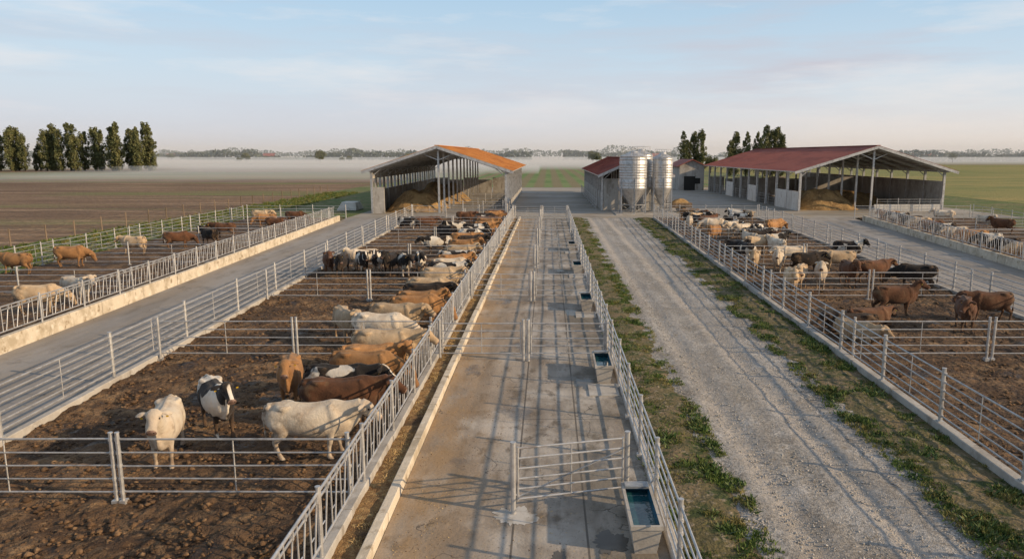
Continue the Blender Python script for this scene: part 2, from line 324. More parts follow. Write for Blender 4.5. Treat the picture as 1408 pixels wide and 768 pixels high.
def blades(name,fa,fb,n,hmin,hmax,mat,ymin=9,ymax=86,per=10,wid=.018,base=.02,pw=1.7,spread=.045,thr=-.12,lean=.5):
    t=rng.random(n)**pw; y=ymin+(ymax-ymin)*t
    a=np.array([fa(v) for v in y]); b=np.array([fb(v) for v in y])
    u=rng.random(n); x=a+(b-a)*u
    nv=np.array([mn.noise((float(p)*1.1,float(q)*.7,5))+.35*mn.noise((float(p)*3.4,float(q)*3.4,2)) for p,q in zip(x,y)])
    keep=nv>thr
    x=x[keep];y=y[keep]; nv=nv[keep]; k=len(x)
    X=np.repeat(x,per)+rng.normal(0,spread,k*per); Y=np.repeat(y,per)+rng.normal(0,spread,k*per)
    hh=rng.uniform(hmin,hmax,k)*np.clip(.6+1.6*(nv-thr),.5,1.6)
    h=np.repeat(hh,per)*rng.uniform(.5,1.1,k*per)
    an=rng.uniform(0,2*np.pi,k*per); w=wid*rng.uniform(.6,1.4,k*per)
    lx=rng.normal(0,lean,k*per)*h; ly=rng.normal(0,lean,k*per)*h
    V=np.empty((k*per,3,3))
    V[:,0]=np.stack([X-np.cos(an)*w,Y-np.sin(an)*w,np.full_like(X,base)],1)
    V[:,1]=np.stack([X+np.cos(an)*w,Y+np.sin(an)*w,np.full_like(X,base)],1)
    V[:,2]=np.stack([X+lx,Y+ly,base+h],1)
    me=bpy.data.meshes.new(name); N=k*per
    me.vertices.add(N*3); me.vertices.foreach_set('co',V.reshape(-1))
    me.loops.add(N*3); me.loops.foreach_set('vertex_index',np.arange(N*3,dtype=np.int32))
    me.polygons.add(N); me.polygons.foreach_set('loop_start',np.arange(0,N*3,3,dtype=np.int32))
    me.update(calc_edges=True); me.materials.append(mat)
    ob=bpy.data.objects.new(name,me); COL.objects.link(ob); return ob
g1=(C(2.45),C(4.45)); g2=(lambda y:RP(y)-2.45,lambda y:RP(y)-.15)
for g in (g1,g2):
    blades('verge_grass',*g,10000,.03,.11,M_grass,base=.05,thr=-.05)
    blades('verge_weeds',*g,1900,.05,.17,M_weed,per=14,wid=.035,spread=.09,thr=.10,lean=.8,base=.05)
blades('field_grass',C(-45),lambda y:LLF(y)-.3,7000,.1,.35,M_grass,ymin=30,ymax=150,wid=.05,base=-.08,pw=1)
blades('feed_straw',C(-4.0),C(-3.5),3500,.01,.05,M_straw,ymin=8,ymax=70,per=8,wid=.012,base=.13)
blades('loose_straw',C(-3.28),C(-2.2),1100,.005,.02,M_straw,ymin=8,ymax=60,per=4,wid=.012,base=.004,spread=.12)

def scatter(name,fa,fb,n,smin,smax,mat,z,ymin=8,ymax=50,pw=1.8,flat=.6):
    base=np.array([(1,0,0),(-1,0,0),(0,1,0),(0,-1,0),(0,0,1),(0,0,-1)],float)
    F=np.array([(0,2,4),(2,1,4),(1,3,4),(3,0,4),(2,0,5),(1,2,5),(3,1,5),(0,3,5)])
    y=ymin+(ymax-ymin)*rng.random(n)**pw
    a=np.array([fa(v) for v in y]); b=np.array([fb(v) for v in y]); x=a+(b-a)*rng.random(n)
    s=smin+(smax-smin)*rng.random(n)**2.2
    V=base[None]*s[:,None,None]*rng.uniform(.6,1.2,(n,6,1))*np.array([1,1,flat])
    an=rng.uniform(0,6.28,n); c,sn=np.cos(an),np.sin(an)
    vx=V[...,0]*c[:,None]-V[...,1]*sn[:,None]; vy=V[...,0]*sn[:,None]+V[...,1]*c[:,None]
    V=np.stack([vx+x[:,None],vy+y[:,None],V[...,2]+z],-1).reshape(-1,3)
    Fa=(F[None]+np.arange(n)[:,None,None]*6).reshape(-1)
    me=bpy.data.meshes.new(name); me.vertices.add(len(V)); me.vertices.foreach_set('co',V.reshape(-1))
    me.loops.add(len(Fa)); me.loops.foreach_set('vertex_index',Fa.astype(np.int32))
    me.polygons.add(n*8); me.polygons.foreach_set('loop_start',np.arange(0,n*24,3,dtype=np.int32))
    me.update(calc_edges=True); me.materials.append(mat)
    ob=bpy.data.objects.new(name,me); COL.objects.link(ob)
scatter('loose_gravel',C(3.6),lambda y:RP(y)-1.5,22000,.012,.045,M_stone,.018)
scatter('soil_clods',lambda y:LF(y)+.2,C(-4.4),11000,.02,.12,M_clod,.05,ymin=9,ymax=48)
scatter('soil_clods',lambda y:RP(y)+.3,lambda y:RR(y)-.3,4500,.03,.12,M_clod,.05,ymin=14,ymax=50)
scatter('lane_crumbs',C(-3.25),C(.5),1500,.006,.02,M_clod,.003,ymin=9,ymax=45)

# ------------------------------------------------------------------ kerbs
def kerb(fx,w,h,y0,y1,mat,name='concrete_kerb',seg=4.0):
    m=M(); y=y0
    while y<y1-.1:
        ye=min(y+seg,y1); g=.012
        a,b=fx(y),fx(ye)
        z=random.uniform(-.008,.008)
        dx=random.uniform(-.012,.012)
        c=.02
        pts=[]
        for (yy,xx) in ((y+g,a),(ye-g,b)):
            xx+=dx
            pts+=[(xx-w/2,yy,-.05),(xx-w/2,yy,h+z-c),(xx-w/2+c,yy,h+z),(xx+w/2-c,yy,h+z),(xx+w/2,yy,h+z-c),(xx+w/2,yy,-.05)]
        m.add(pts,[(i,i+1,i+7,i+6) for i in range(5)]+[(5,4,3,2,1,0),(6,7,8,9,10,11)])
        y=ye
    return m.build(name,mat,origin=(fx(y0),y0,0))
kerb(C(-3.42),.22,.24,Y0,Y1-1,M_kerb)
kerb(C(-4.14),.2,.3,Y0,Y1-1,M_conc)
kerb(lambda y:LF(y),.24,.22,Y0,Y1-1,M_conc)
kerb(lambda y:LC(y)-.12,.26,.62,Y0,Y1-4,M_kerb,'feed_trough_wall')
kerb(lambda y:RP(y),.26,.24,Y0,Y1-1,M_conc)
kerb(lambda y:RR(y),.26,.2,Y0,Y1-1,M_conc)
kerb(lambda y:RC(y)+.12,.26,.62,Y0,Y1-4,M_kerb,'feed_trough_wall')
kerb(C(2.42),.2,.1,Y0,Y1-1,M_conc)
sheet('feed_strip',C(-4.05),C(-3.52),Y0,Y1-1,.13,M_feed,res=.09,amp=.05,freq=2.2)

# ------------------------------------------------------------------ fences
def rail_fence(p,q,h=1.5,n=6,post=3.6,name='metal_fence',low=.28,pr=.045,z0=0,brace=True,r=.019):
    m=M(); p=Vector((*p,z0)); q=Vector((*q,z0)); Ln=(q-p).length; t=(q-p)/Ln; k=max(1,round(Ln/post)); st=Ln/k
    for i in range(k+1):
        c=p+t*st*i; ln=Vector((random.uniform(-.015,.015),random.uniform(-.015,.015),0))
        m.tube(c,c+ln+Vector((0,0,h+.14)),pr,8)
        m.tube(c+ln+Vector((0,0,h+.14)),c+ln+Vector((0,0,h+.16)),pr*1.15,8)
        m.box(c.x-.08,c.x+.08,c.y-.08,c.y+.08,z0,.26 if pr>.05 else .12)
        for j in range(n):
            z=low+(h-low)*j/(n-1); m.tube(c+Vector((0,0,z-.03)),c+Vector((0,0,z+.03)),pr*1.25,8)
    for i in range(k):
        a=p+t*(st*i+.03); b=p+t*(st*(i+1)-.03)
        for j in range(n):
            sag=random.uniform(-.012,.012)
            z=low+(h-low)*j/(n-1)
            m.tube(a+Vector((0,0,z+sag)),b+Vector((0,0,z-sag)),r*(1.2 if j in (0,n-1) else 1),6)
        if brace:
            c=p+t*st*(i+.5)
            m.tube(c+Vector((0,0,low)),c+Vector((0,0,h)),.016,6)
    return m.build(name,M_galv,origin=p)
def gate(p,q,h=1.42,n=5,low=.3,name='metal_gate',posts=(True,True),z0=0,diag=False):
    m=M(); p=Vector((*p,z0)); q=Vector((*q,z0)); t=(q-p).normalized()
    for on,c in zip(posts,(p,q)):
        if on:
            m.tube(c,c+Vector((0,0,h+.12)),.055,10); m.tube(c+Vector((0,0,h+.12)),c+Vector((0,0,h+.15)),.065,10)
    a=p+t*.1; b=q-t*.1; up=lambda z:Vector((0,0,z))
    for j in range(n):
        z=low+(h-low)*j/(n-1); m.tube(a+up(z),b+up(z),.021,8)
    m.tube(a+up(low-.03),a+up(h+.03),.026,8); m.tube(b+up(low-.03),b+up(h+.03),.026,8)
    c=(a+b)/2; m.tube(c+up(low),c+up(h),.018,6)
    if diag: m.tube(a+up(low+.05),b+up(h-.25),.016,6)
    for z in (low+.1,h-.1):
        m.tube(p+up(z),a+up(z),.02,6); m.tube(q+up(z),b+up(z),.02,6)
    return m.build(name,M_galv,origin=p)
def feed_barrier(fx,y0,y1,z0,h,mod=.62,name='feed_barrier'):
    m=M(); n=int((y1-y0)/mod); P=lambda y,z:(fx(y),y,z)
    lo=z0+.28
    for i in range(0,n+1,5):
        y=y0+i*mod; m.tube(P(y,0),P(y,h+.1),.042,8); m.tube(P(y,h+.1),P(y,h+.12),.052,8)
    for i in range(0,n,5):
        a=y0+i*mod; b=min(a+5*mod,y1)
        for z,r in ((h,.028),(h-.13,.021),(lo,.026)): m.tube(P(a,z),P(b,z),r,6)
    for i in range(n):
        y=y0+i*mod
        m.tube(P(y+.12,lo),P(y+.12,h),.017,6)
        m.tube(P(y+.30,lo),P(y+.02+.5,h-.13),.017,6)
        m.tube(P(y+.30,lo+.32),P(y+.12,lo+.32),.014,5)
        m.box(fx(y)-.03,fx(y)+.03,y+.47,y+.53,h-.16,h-.02)
    return m.build(name,M_galv,origin=(fx(y0),y0,0))
feed_barrier(C(-4.13),6.0,Y1-1,.25,1.55)
feed_barrier(lambda y:LC(y)-.12,8,Y1-6,.5,1.75)
feed_barrier(lambda y:RC(y)+.12,20,Y1-6,.5,1.75)
def side_fence(fx,y0,y1,post,**k):
    rail_fence((fx(y0),y0),(fx(y1),y1),post=post,**k)
side_fence(LF,7.5,86.5,5.2,h=1.6,n=6,low=.42,pr=.06,r=.023)
side_fence(LLF,20,86,4,h=1.5,n=5)
side_fence(AR,6.2,86.5,2.8,h=1.5,n=6,low=.3)
side_fence(RP,8,86.5,3.7,h=1.6,n=6,low=.4,pr=.055,r=.023)
side_fence(RR,14,86.5,3.7,h=1.6,n=6,low=.4,pr=.055,r=.023)
side_fence(lambda y:RC(y)+13.8,40,86.5,4.5,h=1.6,n=5)
CR=[14.8,26.0,37.2,48.4,59.6,70.8,81]
for y in CR:
    mid=-9.25
    rail_fence((LF(y)+.2,y),(mid-.14,y),post=9,h=1.5,n=5,low=.3)
    rail_fence((mid+.0,y),(-4.3,y),post=9,h=1.5,n=5,low=.3)
    if y>15:
        gate((-4.0,y),(-.92,y)); gate((-.74,y),(2.15,y))
        x0=RP(y)+.2; x1=RR(y)-.2; xm=(x0+x1)/2
        rail_fence((x0,y),(xm-.1,y),post=9,h=1.5,n=5,low=.3); rail_fence((xm+.1,y),(x1,y),post=9,h=1.5,n=5,low=.3)
    if y>26:
        rail_fence((LLF(y)+.2,y+1),(LC(y)-.7,y+1),post=5.5,h=1.5,n=5,low=.3)
        rail_fence((RC(y)+.7,y),(RC(y)+13.6,y),post=5.5,h=1.5,n=5,low=.3)
rail_fence((LLF(87),87.2),(LC(87),87.2),post=4,h=1.5,n=5)
rail_fence((LF(87),87.2),(-4.3,87.2),post=3.5,h=1.5,n=5)
rail_fence((RP(87),87.2),(RR(87),87.2),post=3.5,h=1.5,n=5)
rail_fence((RC(87),87.2),(RC(87)+13.8,87.2),post=3.5,h=1.5,n=5)
gate((-4.0,87.2),(-.9,87.2)); gate((-.7,87.2),(2.2,87.2))
gate((-.74,14.4),(1.72,15.0),h=1.45,n=6,low=.32,diag=True)
def stain(name,cx,cy,rx,ry,mat,seed,z=.006):
    m=M(); vs=[(cx,cy,z)]
    for i in range(64):
        a=i/64*2*math.pi; r=1+.5*mn.noise((math.cos(a)*1.6,math.sin(a)*1.6,seed))+.4*mn.noise((math.cos(a)*6,math.sin(a)*6,seed)); vs.append((cx+math.cos(a)*r*rx,cy+math.sin(a)*r*ry,z))
    m.add(vs,[(0,i+1,(i+1)%64+1) for i in range(64)]); m.build(name,mat)
stain('lime_stain',-.74,14.25,.42,.40,M_stain,4.3)
M_wet=surf('wet_concrete',(.10,.087,.07),[((.07,.06,.05),2,.4,.6)],.3,[(3,.004,3)],spec=.4)
stain('water_puddle',1.2,13.2,.28,.45,M_wet,9.1); stain('water_puddle',1.25,23.3,.3,.6,M_wet,12.4); stain('water_puddle',.2,12.7,.12,.2,M_wet,21.2); stain('water_puddle',1.1,34.4,.3,.7,M_wet,17.7)

# ------------------------------------------------------------------ water troughs
def trough(x,y,l=1.9,w=.62,h=.62):
    e=empty('water_trough',(x,y,0)); m=M()
    def ring(z,iw,il): return [(-iw,-il,z),(iw,-il,z),(iw,il,z),(-iw,il,z)]
    a=ring(0,w/2-.1,l/2-.12); b=ring(h-.08,w/2-.02,l/2-.02); b2=ring(h-.08,w/2,l/2); c=ring(h,w/2,l/2); d=ring(h,w/2-.06,l/2-.06); f=ring(.15,w/2-.13,l/2-.15)
    vs=a+b+b2+c+d+f; fs=[(3,2,1,0)]
    for k in range(5):
        for i in range(4): fs.append((k*4+i,k*4+(i+1)%4,(k+1)*4+(i+1)%4,(k+1)*4+i))
    fs.append((20,21,22,23)); m.add(vs,fs)
    ob=m.build('basin',[M_conc,M_blue],parent=e)
    for p in ob.data.polygons:
        if p.index>=17: p.material_index=1
    m=M(); q=w/2-.075; r=l/2-.08; m.add([(-q,-r,h-.14),(q,-r,h-.14),(q,r,h-.14),(-q,r,h-.14)],[(0,1,2,3)]); m.build('water',M_water,parent=e)
    m=M(); m.box(-w/2+.06,w/2-.06,l/2-.32,l/2-.07,h+.0,h+.05); m.tube((w/2-.05,l/2-.2,h),(w/2+.12,l/2-.2,.9),.02); m.build('float_valve_cover',M_galvd,parent=e)
trough(1.86,13.65)
for y in (24.2,35.4,46.6,57.8):
    trough(1.86,y)
    m=M(); m.box(1.3,2.25,y-2.2,y-1.0,0,.035); m.build('concrete_pad',M_conc,origin=(1.8,y-1.6,0))

# ------------------------------------------------------------------ barns
def barn(x0,x1,y0,y1,eave,ridge,roofm,side_wall,nb,over=1.1,name='barn'):
    xm=(x0+x1)/2; e=empty(name,(xm,(y0+y1)/2,0)); O=(xm,(y0+y1)/2,0)
    B=lambda m,n,mt:m.build(n,mt,origin=O,parent=e)
    sl=(ridge-eave)/(xm-x0)
    m=M(); ez=eave-sl*over
    for sx,xe in ((-1,x0-over),(1,x1+over)):
        ya,yb=y0-1.2,y1+.8
        for (zz,mi) in ((.22,0),(.10,1)):
            pts=[(xe,ya,ez+zz),(xm,ya,ridge+zz),(xm,yb,ridge+zz),(xe,yb,ez+zz)]
            m.add(pts,[(0,1,2,3)],mi)
        m.add([(xe,ya,ez+.1),(xm,ya,ridge+.1),(xm,ya,ridge+.22),(xe,ya,ez+.22)],[(0,1,2,3)],2)
        m.add([(xe,ya,ez+.1),(xe,yb,ez+.1),(xe,yb,ez+.22),(xe,ya,ez+.22)],[(0,1,2,3)],2)
        k=int((yb-ya)/1.0)
        for i in range(k+1):
            y=ya+(yb-ya)*i/k; m.beam((xe,y,ez+.235),(xm,y,ridge+.235),.07,.04,0)
    m.box(xm-.3,xm+.3,y0-1.2,y1+.8,ridge+.225,ridge+.30,0)
    B(m,'roof',[roofm,M_under,M_galv])
    m=M(); step=(y1-y0)/nb
    for i in range(nb+1):
        y=y0+step*i
        for x in (x0,x1): m.beam((x,y,0),(x,y,eave+.0),.28,.28)
        m.beam((x0,y,eave-.12),(xm,y,ridge-.12),.18,.30); m.beam((x1,y,eave-.12),(xm,y,ridge-.12),.18,.30)
        m.beam((xm,y,0),(xm,y,ridge-.3),.24,.24)
        m.beam((x0,y,eave-.9),(x0+1.6,y,eave-.12+sl*1.6),.1,.1); m.beam((x1,y,eave-.9),(x1-1.6,y,eave-.12+sl*1.6),.1,.1)
        m.beam((xm,y,ridge-1.6),(xm-2,y,ridge-.15-sl*2),.1,.1); m.beam((xm,y,ridge-1.6),(xm+2,y,ridge-.15-sl*2),.1,.1)
    for f in (.2,.4,.6,.8):
        for s in (-1,1):
            x=xm+s*(xm-x0)*f; z=ridge-sl*(xm-x0)*f; m.beam((x,y0,z+.04),(x,y1,z+.04),.08,.1)
    for x in (x0,x1): m.beam((x,y0-1,eave-.15),(x,y1,eave-.15),.12,.3)
    m.beam((x0-over,y0-1.24,ez+.02),(xm,y0-1.24,ridge+.02),.06,.34); m.beam((x1+over,y0-1.24,ez+.02),(xm,y0-1.24,ridge+.02),.06,.34)
    B(m,'frame',M_galv)
    m=M()
    for (x,h) in side_wall:
        for i in range(nb):
            a=y0+step*i+.15; b=y0+step*(i+1)-.15
            m.box(x-.09,x+.09,a,b,0,h)
    for i in range(6):
        a=x0+(x1-x0)*i/6; b=x0+(x1-x0)*(i+1)/6
        m.box(a+.1,b-.1,y1-.1,y1+.1,0,2.6 if i%2 else 3.0)
    B(m,'low_walls',M_conc)
    return e
def rough_heap(name,cx,cy,rx,ry,h,mat,n=40):
    vs=[];fs=[]
    for j in range(n+1):
        for i in range(n+1):
            u=-1+2*i/n; v=-1+2*j/n; d=(abs(u)**3+abs(v)**3)**(1/3)
            z=h*max(0,min(1,(1-d)*1.9)); z*=1+.35*mn.noise((u*2.5,v*2.5,cx)); z+=.15*mn.noise((u*9,v*9,1)) if z>0 else 0
            vs.append((u*rx,v*ry,z-.02))
    w=n+1; fs=[(j*w+i,j*w+i+1,(j+1)*w+i+1,(j+1)*w+i) for j in range(n) for i in range(n)]
    me=bpy.data.meshes.new(name); me.from_pydata(vs,[],fs); me.materials.append(mat); add_smooth(me)
    ob=bpy.data.objects.new(name,me); ob.location=(cx,cy,0); COL.objects.link(ob)
e=barn(-22.9,-5.5,95,148,5.6,8.45,M_roof_or,[(-22.9,2.9),(-5.5,1.1)],11,over=1.0)
O=e.location
m=M()
for i in range(11):
    a=95+53/11*i; m.box(-22.98,-22.82,a+.15,a+53/11-.15,4.5,5.4)
    m.box(-22.98,-22.82,a+2.0,a+2.8,2.9,4.5)
m.box(-22.9,-21.3,94.9,95.1,0,3.4); m.build('window_wall',M_conc,origin=O,parent=e)
rough_heap('silage_heap',-18.2,103,4.0,7.0,2.5,M_hay)
rough_heap('silage_heap',-17.5,120,4.5,8,2.6,M_hay)
rail_fence((-13.8,95.3),(-5.9,95.3),post=2.7,h=1.5,n=5)
for y in (100,112,124): rail_fence((-13.8,y+2),(-5.9,y+2),post=4,h=1.5,n=4)
rail_fence((-6.0,96),(-6.0,147),post=4.8,h=1.5,n=4)
e=barn(34,53.4,99,155,5.5,8.5,M_roof_rd,[(53.4,4.0)],11,over=1.2)
O=e.location; m=M(); st=56/11
for i in range(11):
    a=99+st*i
    if i in (0,1,4,7): m.box(33.9,34.1,a+.15,a+st-.15,0,2.6)
m.box(44.2,53.1,98.9,99.1,0,.9); m.build('white_panels',M_panel,origin=O,parent=e)
m=M(); m.box(43.9,53.2,127,127.2,0,3.8); m.box(34.3,43.4,135,135.2,0,3.4); m.build('inner_wall',M_conc,origin=O,parent=e)
rough_heap('silage_heap',39.3,106,4.6,6,2.2,M_hay)
rough_heap('silage_heap',48.5,116,3.6,7,1.6,M_hay)
rail_fence((34.3,109),(34.3,154),post=5,h=1.5,n=4)
rail_fence((44.4,98.6),(53,98.6),post=2.9,h=1.6,n=5)
e=barn(7.4,16.5,101,148,4.9,6.9,M_roof_rd,[(7.4,2.4),(16.5,3)],10,over=.7)
O=e.location; m=M(); m.box(7.6,10.2,100.9,101.1,0,4.3); m.box(13.0,16.3,100.9,101.1,0,4.3); m.build('front_wall',M_conc,origin=O,parent=e)
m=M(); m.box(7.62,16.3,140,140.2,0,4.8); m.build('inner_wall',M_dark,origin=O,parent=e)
rail_fence((6.6,101),(6.6,146),post=4.5,h=1.5,n=4)
def shed(x0,x1,y0,y1,h,rz):
    e=empty('storage_shed',((x0+x1)/2,(y0+y1)/2,0)); O=e.location; m=M()
    m.box(x0,x1,y0,y1,0,h); m.add([(x0,y0-.01,h),(x1,y0-.01,h),((x0+x1)/2,y0-.01,rz)],[(0,1,2)]); m.build('walls',M_conc,origin=O,parent=e)
    m=M(); xm=(x0+x1)/2
    for xa in (x0-.6,x1+.6):
        z=h-.35*(rz-h)/2
        m.add([(xa,y0-.6,z),(xm,y0-.6,rz+.05),(xm,y1+.6,rz+.05),(xa,y1+.6,z),(xa,y0-.6,z+.15),(xm,y0-.6,rz+.2),(xm,y1+.6,rz+.2),(xa,y1+.6,z+.15)],[(3,2,1,0),(4,5,6,7),(0,1,5,4),(3,0,4,7)])
    m.build('roof',M_roof_rd,origin=O,parent=e)
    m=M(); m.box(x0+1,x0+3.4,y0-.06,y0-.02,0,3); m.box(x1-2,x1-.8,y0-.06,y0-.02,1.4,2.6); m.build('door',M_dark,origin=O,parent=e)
shed(28.2,33.5,158,171,5.2,6.4)
m=M()
for i in range(5): m.box(-29-.0+i*.1,-26.4-i*.05,100+i*.2,104-i*.2,i*.22,i*.22+.2)
m.build('stacked_slabs',M_panel,origin=(-28,102,0))
def cart(x,y,ang):
    e=empty('hay_cart',(x,y,0)); e.rotation_euler=(0,0,ang)
    m=M(); m.box(-1.35,1.35,-.8,.8,.62,.72)
    for sx in (-1.33,1.33): m.box(sx-.03,sx+.03,-.8,.8,.72,1.25)
    for sy in (-.79,.79):
        for z in (.85,1.02,1.19): m.box(-1.3,1.3,sy-.025,sy+.025,z-.06,z+.06)
        for xx in (-.9,0,.9): m.box(xx-.04,xx+.04,sy-.05,sy+.05,.6,1.27)
    m.tube((-1.35,0,.62),(-2.5,0,.5),.05); m.tube((-2.2,0,.55),(-2.2,0,0),.035); m.build('bed_and_drawbar',M_wood,parent=e)
    m=M()
    for sy in (-.95,.95):
        m.tube((.1,sy-.09,.4),(.1,sy+.09,.4),.4,20)
    m.tube((.1,-.95,.4),(.1,.95,.4),.05); m.build('wheels',M_tyre,parent=e)
    vs=[];n=14
    for j in range(n+1):
        for i in range(n+1):
            u=-1+2*i/n; v=-1+2*j/n; z=1.0+.75*(1-abs(u)**3)*(1-abs(v)**3)+.12*mn.noise((u*3,v*3,6))
            vs.append((u*1.28,v*.75,z))
    w=n+1; m=M(); m.add(vs,[(j*w+i,j*w+i+1,(j+1)*w+i+1,(j+1)*w+i) for j in range(n) for i in range(n)]); m.build('hay_load',M_hay,parent=e,smooth=True)
cart(17.6,97.3,.15)

# ------------------------------------------------------------------ silos
def silo(x,y,r,zb,zt,ztop):
    e=empty('feed_silo',(x,y,0)); m=M(); n=32; prof=[(.22,.75),(.24,.9)]
    prof.append((r,zb)); k=int((zt-zb)/.16)
    for i in range(k+1):
        z=zb+(zt-zb)*i/k; prof.append((r+(.03 if i%2 else 0),z))
        if i%7==6: prof.append((r+.06,z+.02))
    prof+= [(r+.05,zt+.02),(r*.35,ztop-.15),(r*.3,ztop),(.01,ztop+.12)]
    vs=[(rr*math.cos(2*math.pi*i/n),rr*math.sin(2*math.pi*i/n),z) for rr,z in prof for i in range(n)]
    fs=[(j*n+i,j*n+(i+1)%n,(j+1)*n+(i+1)%n,(j+1)*n+i) for j in range(len(prof)-1) for i in range(n)]
    m.add(vs,fs); m.build('tank',M_galv,parent=e)
    m=M()
    for i in range(6):
        a=math.pi/6+i*math.pi/3; c,s=math.cos(a)*(r+.04),math.sin(a)*(r+.04)
        m.beam((c,s,0),(c,s,zb+1.4),.14,.14)
        a2=a+math.pi/3; c2,s2=math.cos(a2)*(r+.04),math.sin(a2)*(r+.04)
        m.tube((c,s,1.2),(c2,s2,1.2),.04); m.tube((c,s,.2),(c2,s2,1.2),.025)
    for dx in (-.22,.22): m.tube((dx,-r-.18,.4),(dx,-r-.18,ztop),.025)
    for i in range(int((ztop-.4)/.35)): m.tube((-.22,-r-.18,.5+.35*i),(.22,-r-.18,.5+.35*i),.018)
    for i in range(10):
        a=i/10*2*math.pi; a2=(i+1)/10*2*math.pi; q=r*.8
        P=lambda a,z:(q*math.cos(a),q*math.sin(a),z)
        m.tube(P(a,zt+.2),P(a,ztop+.4),.02,5); m.tube(P(a,ztop+.4),P(a2,ztop+.4),.02,5)
    m.tube((.2,0,.7),(-1.6,4.5,3.2),.09); m.build('legs_and_ladder',M_galvd,parent=e)
silo(10.9,94.5,1.75,3.2,7.3,7.95)
silo(12.4,98.4,1.5,3.2,7.5,8.2)
silo(14.9,96,1.3,3.2,7.1,7.8)
m=M(); m.box(8.6,16.6,92.2,100.4,-.02,.08); m.build('silo_plinth',M_conc,origin=(12.5,96,0))

# ------------------------------------------------------------------ trees
def leafquads(pts,size):
    N=len(pts); a=rng.normal(size=(N,3)); a/=np.linalg.norm(a,axis=1)[:,None]
    b=np.cross(a,rng.normal(size=(N,3))); b/=np.linalg.norm(b,axis=1)[:,None]
    s=size*rng.uniform(.5,1.2,(N,1)); P=np.asarray(pts)
    return np.stack([P-a*s,P-b*s*.6,P+a*s,P+b*s*.6],1).reshape(-1,3)
def tree_mesh(name,h,rad,kind,n,leaf):
    pts=[]
    if kind=='poplar':
        clumps=[]
        for i in range(90):
            z=h*(.06+.92*random.random()); t=z/h
            R=rad*(min(1,(t-.02)/.16)**.7)*(1-max(0,(t-.55)/.55)**1.7)
            a=random.random()*6.28; q=R*random.uniform(.2,1)
            clumps.append((q*math.cos(a),q*math.sin(a),z,random.uniform(.3,.7)*rad*.58*(1-.4*max(0,t-.5))))
        for c in clumps:
            k=n//90
            g=rng.normal(size=(k,3)); g/=np.linalg.norm(g,axis=1)[:,None]; g*=rng.random((k,1))**.4*c[3]
            g[:,2]*=1.9; pts.append(g+np.array(c[:3]))
    else:
        for i in range(26):
            a=random.random()*6.28; el=random.uniform(-.3,1); R=rad*random.uniform(.3,.8)
            c=(R*math.cos(a)*math.cos(el),R*math.sin(a)*math.cos(el),h*.58+math.sin(el)*h*.3)
            k=n//26; g=rng.normal(size=(k,3)); g/=np.linalg.norm(g,axis=1)[:,None]; g*=rng.random((k,1))**.4*rad*random.uniform(.25,.45)
            pts.append(g+np.array(c))
    P=np.concatenate(pts); V=leafquads(P,leaf)
    m=M(); m.tube((0,0,-.1),(0,0,h*.45),.35,8,0,.2); m.tube((0,0,h*.45),(0,0,h*.92),.2,6,0,.04)
    for i in range(14):
        z=h*random.uniform(.12,.7); a=random.random()*6.28; u=rad*.8
        m.tube((0,0,z),(u*math.cos(a)*.8,u*math.sin(a)*.8,z+h*(.16 if kind=='poplar' else .08)),.1,5,0,.03)
    o=len(m.v); m.v+=[tuple(v) for v in V.tolist()]
    k=len(V)//4; m.f+=[(o+4*i,o+4*i+1,o+4*i+2,o+4*i+3) for i in range(k)]; m.m+=[1]*k
    me=bpy.data.meshes.new(name); me.from_pydata(m.v,[],m.f); me.materials.append(M_bark); me.materials.append(M_leaf)
    me.polygons.foreach_set('material_index',m.m); me.update(); return me
POP=[tree_mesh('poplar',21,2.7,'poplar',4000,.40) for _ in range(5)]
BRD=[tree_mesh('broadleaf',12,5.5,'b',2200,.5) for _ in range(2)]
def put(me,name,x,y,s=1,sz=None,z=-.1):
    ob=bpy.data.objects.new(name,me); ob.location=(x,y,z); ob.scale=(s,s,sz or s); ob.rotation_euler=(0,0,random.random()*6.28); COL.objects.link(ob)
def at(u,d): return (u-754)*d/1000
for u,d,s in [(-8,350,1),(2,350,.97),(10,343,.9),(18,347,.95),(27,352,.97),(36,347,.85),(44,350,.55),(53,352,.62),(63,345,1.0),(70,351,.94),(79,350,1.02),(87,346,.93),(99,350,1.0),(106,345,1.02),(113,349,.94),(131,350,.99),(136,347,.9),
              (155,348,1.0),(162,345,.95),(170,345,1.05),(178,350,1.0),(186,346,1.04),(193,345,.98),(201,350,1.06),(208,347,1.02)]:
    put(random.choice(POP),'poplar_tree',at(u,d)+random.uniform(-.6,.6),d*1.014-1.3+random.uniform(-3,3),s*random.uniform(.95,1.2),s*random.uniform(.90,1.06))
for u,d,s in [(940,300,.80),(947,300,.66),(954,303,.80),(964,300,.84),(1004,260,.62),(1011,262,.76),(1026,262,.74),(1042,262,.74),(1053,258,.84),(1060,262,.80),(1068,262,.84),(1075,258,.72)]:
    put(random.choice(POP),'poplar_tree',at(u,d),d*1.014,s*1.05,s)
for u,d,s in [(440,560,.95),(338,620,.8),(328,600,.5),(560,700,.8),(480,640,.6),(820,520,.8),(815,600,.9),(1095,300,.6),(1110,310,.55),(1082,300,.6),(978,310,.6),(1240,600,.8),(1310,700,.8),(700,900,1.0),(235,800,.8),(470,620,.5)]:
    put(random.choice(BRD),'broadleaf_tree',at(u,d),d*1.014,s)
